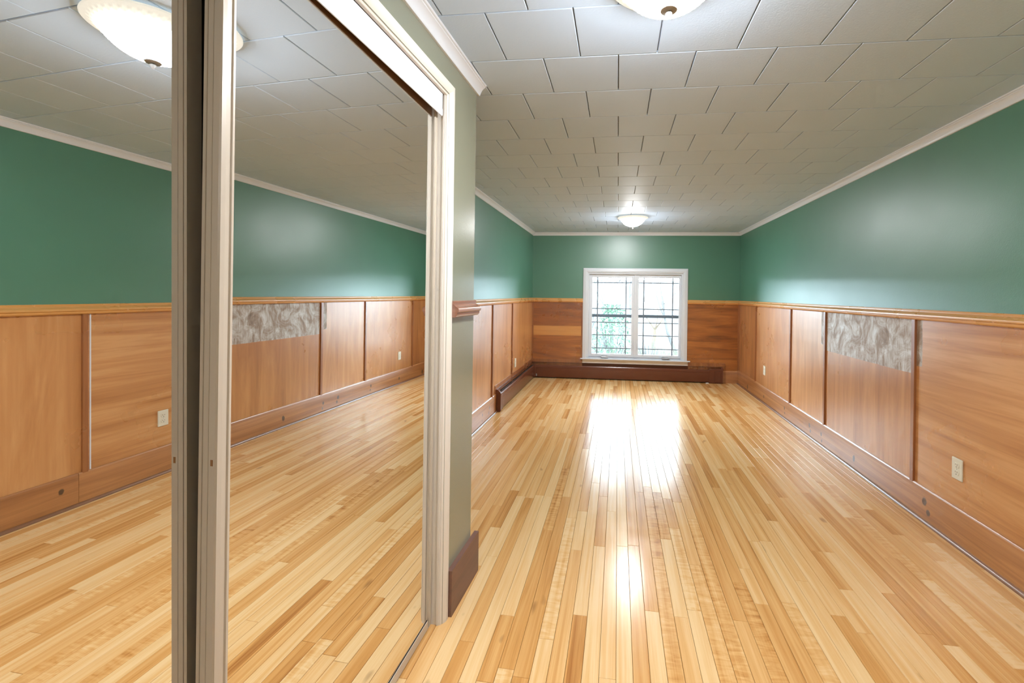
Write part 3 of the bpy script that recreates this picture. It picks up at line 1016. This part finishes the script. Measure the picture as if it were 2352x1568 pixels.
def rib(a, t):
    if t < 0.22: return 1.0
    k = min(1.0, (t - 0.22) / 0.15)
    return 1.0 + 0.018 * k * math.sin(40 * (a + 1.1 * t))


def lamp(x, y, label):
    root = empty('ceiling_lamp', (x, y, H - 0.004))
    tag(root, label, 'ceiling lamp', 'ceiling lamps along the room')
    mb = MB(); mb.lathe(BOWL, 160, rib); g = mb.build('glass_shade', M['lamp_neck'], root, smooth=3.0)
    g.data.materials.append(M['lamp_bowl'])
    g.data.materials.append(M['lamp_side'])
    for pl in g.data.polygons:
        pl.material_index = 1 if pl.center.z < -0.074 else 2 if pl.center.z < -0.050 else 0
    at = g.data.attributes.new('glow', 'FLOAT', 'POINT')
    for k, v in enumerate(g.data.vertices):
        r = math.hypot(v.co.x, v.co.y)
        t = min(1.0, max(0.0, (-v.co.z - 0.016) / 0.044))
        ribv = math.sin(40 * (math.atan2(v.co.y, v.co.x) + 1.1 * (k % len(BOWL)) / (len(BOWL) - 1)))
        at.data[k].value = (0.55 + 2.4 * t ** 1.6) * (1 + (0.16 * ribv if v.co.z < -0.0176 else 0))
    mb = MB(); mb.lathe([(0.001, 0.004), (0.145, 0.004), (0.150, 0.0), (0.150, -0.014), (0.140, -0.020), (0.001, -0.020)], 48); mb.build('pan', M['lamp_pan'], root, smooth=0.5)
    mb = MB(); mb.lathe([(r, z + 0.029) for r, z in ((0.001, -0.1455), (0.020, -0.1475), (0.0255, -0.1495), (0.024, -0.152), (0.010, -0.1545), (0.008, -0.156), (0.0095, -0.158), (0.0095, -0.162), (0.006, -0.170), (0.001, -0.175))], 32)
    mb.build('finial', M['nickel'], root, smooth=0.7)


lamp(0.137, 1.318, 'lit ribbed glass ceiling lamp nearest the mirrored doors')
lamp(0.170, 5.46, 'lit ribbed glass ceiling lamp at the far end near the window')
lamp(0.105, -2.65, 'added ribbed glass fill lamp, unseen behind the photographer')  # unseen lamp, added to brighten the near end of the room

# ------------------------------------------------------------------ garden outside
M['snow'] = paint('pale_winter_ground', (0.26, 0.257, 0.25), 0.9, 6, 0.4, 0.2, 0.25)
M['leaf'] = paint('evergreen_leaf', (0.070, 0.120, 0.076), 0.5, 0, 0, 0.4, 0.35)
M['grass'] = paint('dry_winter_grass', (0.13, 0.13, 0.095), 0.8, 0, 0, 0.2, 0.3)
M['bark'] = paint('grey_bark', (0.075, 0.073, 0.071), 0.9, 30, 0.4, 0.2, 0.3)
M['bark_tan'] = paint('tan_bark', (0.11, 0.084, 0.06), 0.9, 30, 0.4, 0.2, 0.3)
GZ = -0.55
mb = MB()
rg = random.Random(11)
nx, ny = 40, 36
vs = []
for j in range(ny + 1):
    for i in range(nx + 1):
        x = -30 + 60 * i / nx
        y = 7.2 + 45 * (j / ny) ** 1.5
        vs.append((x, y, GZ + max(0, (y - 16)) * 0.10 + (rg.uniform(-0.06, 0.06) if j > 1 else 0)))
fs = [(j * (nx + 1) + i, j * (nx + 1) + i + 1, (j + 1) * (nx + 1) + i + 1, (j + 1) * (nx + 1) + i) for j in range(ny) for i in range(nx)]
mb.add(vs, fs)
gnd = mb.build('ground', M['snow'], None, smooth=3.0)
tag(gnd, 'pale winter garden ground rising away beyond the window', 'ground', kind='structure')


def gz(y): return GZ + max(0, (y - 16)) * 0.10


def bare_tree(x, y, h, seed, label, mat, spread=0.6, depth=5, r0=0.05, lean=(0, 0)):
    r = random.Random(seed)
    root = empty('bare_tree', (x, y, gz(y) - 0.05))
    tag(root, label, 'tree', 'bare trees in the garden')
    tr, br = MB(), MB()

    def grow(p, d, ln, rad, lev):
        m = tr if lev == 0 else br
        pts, rr = [p], [rad]
        q = p
        for k in range(3):
            d = (d + Vector((r.uniform(-1, 1), r.uniform(-1, 1), r.uniform(-0.4, 0.6))) * 0.16).normalized()
            q = q + d * ln / 3
            pts.append(q)
            rr.append(rad * (1 - 0.15 * (k + 1)))
        m.tube(pts, rr, 5 if lev < 2 else 3)
        if lev >= depth: return
        for k in range(r.choice((2, 3, 3)) if lev < depth - 1 else 3):
            base = pts[r.choice((2, 3, 3))] if k else pts[3]
            nd = (d + Vector((r.uniform(-1, 1), r.uniform(-1, 1), r.uniform(-0.3, 0.7))) * spread).normalized()
            grow(base, nd, ln * r.uniform(0.6, 0.85), max(rr[-1] * r.uniform(0.55, 0.8), 0.008), lev + 1)
    grow(Vector((0, 0, 0)), Vector((lean[0], lean[1], 1)).normalized(), h * 0.30, r0, 0)
    tr.build('trunk', mat, root, smooth=1.0)
    br.build('branches', mat, root, smooth=1.0)
    return root


bare_tree(-0.10, 12.5, 4.6, 3, 'bare grey tree behind the green shrub, left window pane', M['bark'], 0.75, 6, 0.075)
bare_tree(1.85, 13.5, 4.2, 8, 'bare grey tree leaning in behind the right window pane', M['bark'], 0.75, 6, 0.07, (-0.35, 0))
bare_tree(1.25, 15.5, 2.4, 5, 'short tan trunk standing in the right window pane', M['bark_tan'], 0.7, 4, 0.09)
bare_tree(-1.6, 17.0, 5.0, 12, 'tall thin bare tree beyond the garden, far behind the shrub', M['bark'], 0.7, 6, 0.05)
bare_tree(3.2, 19.0, 5.5, 15, 'tall bare tree far up the slope beyond the tan trunk', M['bark'], 0.7, 6, 0.055)

bare_tree(0.70, 21.5, 6.0, 21, 'slender bare tree between the shrub and the tan trunk', M['bark'], 0.8, 6, 0.08)
bare_tree(-0.95, 14.5, 4.0, 24, 'bare tree with a wide crown beside the left window frame', M['bark'], 0.8, 6, 0.055)
bare_tree(2.45, 16.5, 4.2, 27, 'bare tree with a wide crown beside the right window frame', M['bark'], 0.8, 6, 0.06)


def shrub(name, x, y, h, w, n, seed, label, mat, leaf=0.045, grp=None, leafy=True):
    r = random.Random(seed)
    root = empty(name, (x, y, gz(y) - 0.03))
    tag(root, label, 'shrub', grp)
    st, lv = MB(), MB()
    for k in range(26):
        a = r.uniform(0, 6.28)
        rr = w * math.sqrt(r.random()) * 0.9
        top = Vector((rr * math.cos(a), rr * math.sin(a), h * r.uniform(0.6, 1.0)))
        st.tube([Vector((top.x * 0.15, top.y * 0.15, 0)), Vector((top.x * 0.55, top.y * 0.55, top.z * 0.5)), top], [0.012, 0.008, 0.003], 4)
    st.build('stems', M['bark'], root, smooth=1.0)
    if leafy:
        for k in range(n):
            a = r.uniform(0, 6.28)
            t = r.random() ** 0.6
            rr = w * math.sqrt(r.random()) * (0.45 + 0.75 * math.sin(math.pi * min(1, t * 0.9 + 0.1)))
            c = Vector((rr * math.cos(a), rr * math.sin(a), h * (0.06 + 0.98 * t)))
            d = Vector((r.uniform(-1, 1), r.uniform(-1, 1), r.uniform(-0.5, 1))).normalized()
            s = d.cross(Vector((r.uniform(-1, 1), r.uniform(-1, 1), 1))).normalized() * leaf * 0.3
            L = d * leaf * r.uniform(0.7, 1.4)
            lv.add([c - L * 0.5, c + s, c + L * 0.5, c - s], [(0, 1, 2, 3)])
        lv.build('foliage', mat, root, fix=False)
    return root


shrub('leafy_shrub', -0.10, 9.4, 1.62, 0.42, 1500, 2, 'leafy green shrub close outside the left window pane', M['leaf'], 0.07, 'garden shrubs')
shrub('leafy_shrub', -0.62, 10.6, 0.9, 0.5, 900, 4, 'low spreading green shrub at the foot of the leafy shrub', M['leaf'], 0.06, 'garden shrubs')
shrub('twiggy_shrub', 0.72, 10.2, 0.95, 0.5, 0, 6, 'low leafless twiggy shrub outside the right window pane', M['bark'], 0.06, 'garden shrubs', False)
mb = MB()
for k in range(1500):
    x, y = rg.uniform(-1.6, 2.0), rg.uniform(11.15, 12.0)
    z = gz(y)
    hgt = rg.uniform(0.3, 0.85)
    dx, dy = rg.uniform(-0.12, 0.12), rg.uniform(-0.1, 0.1)
    mb.add([(x - 0.006, y, z - 0.08), (x + 0.006, y, z - 0.08), (x + dx, y + dy, z + hgt)], [(0, 1, 2)])
tag(mb.build('dry_grass', M['grass'], None, fix=False), 'dry tufted winter grass outside below the window', 'grass', kind='stuff')
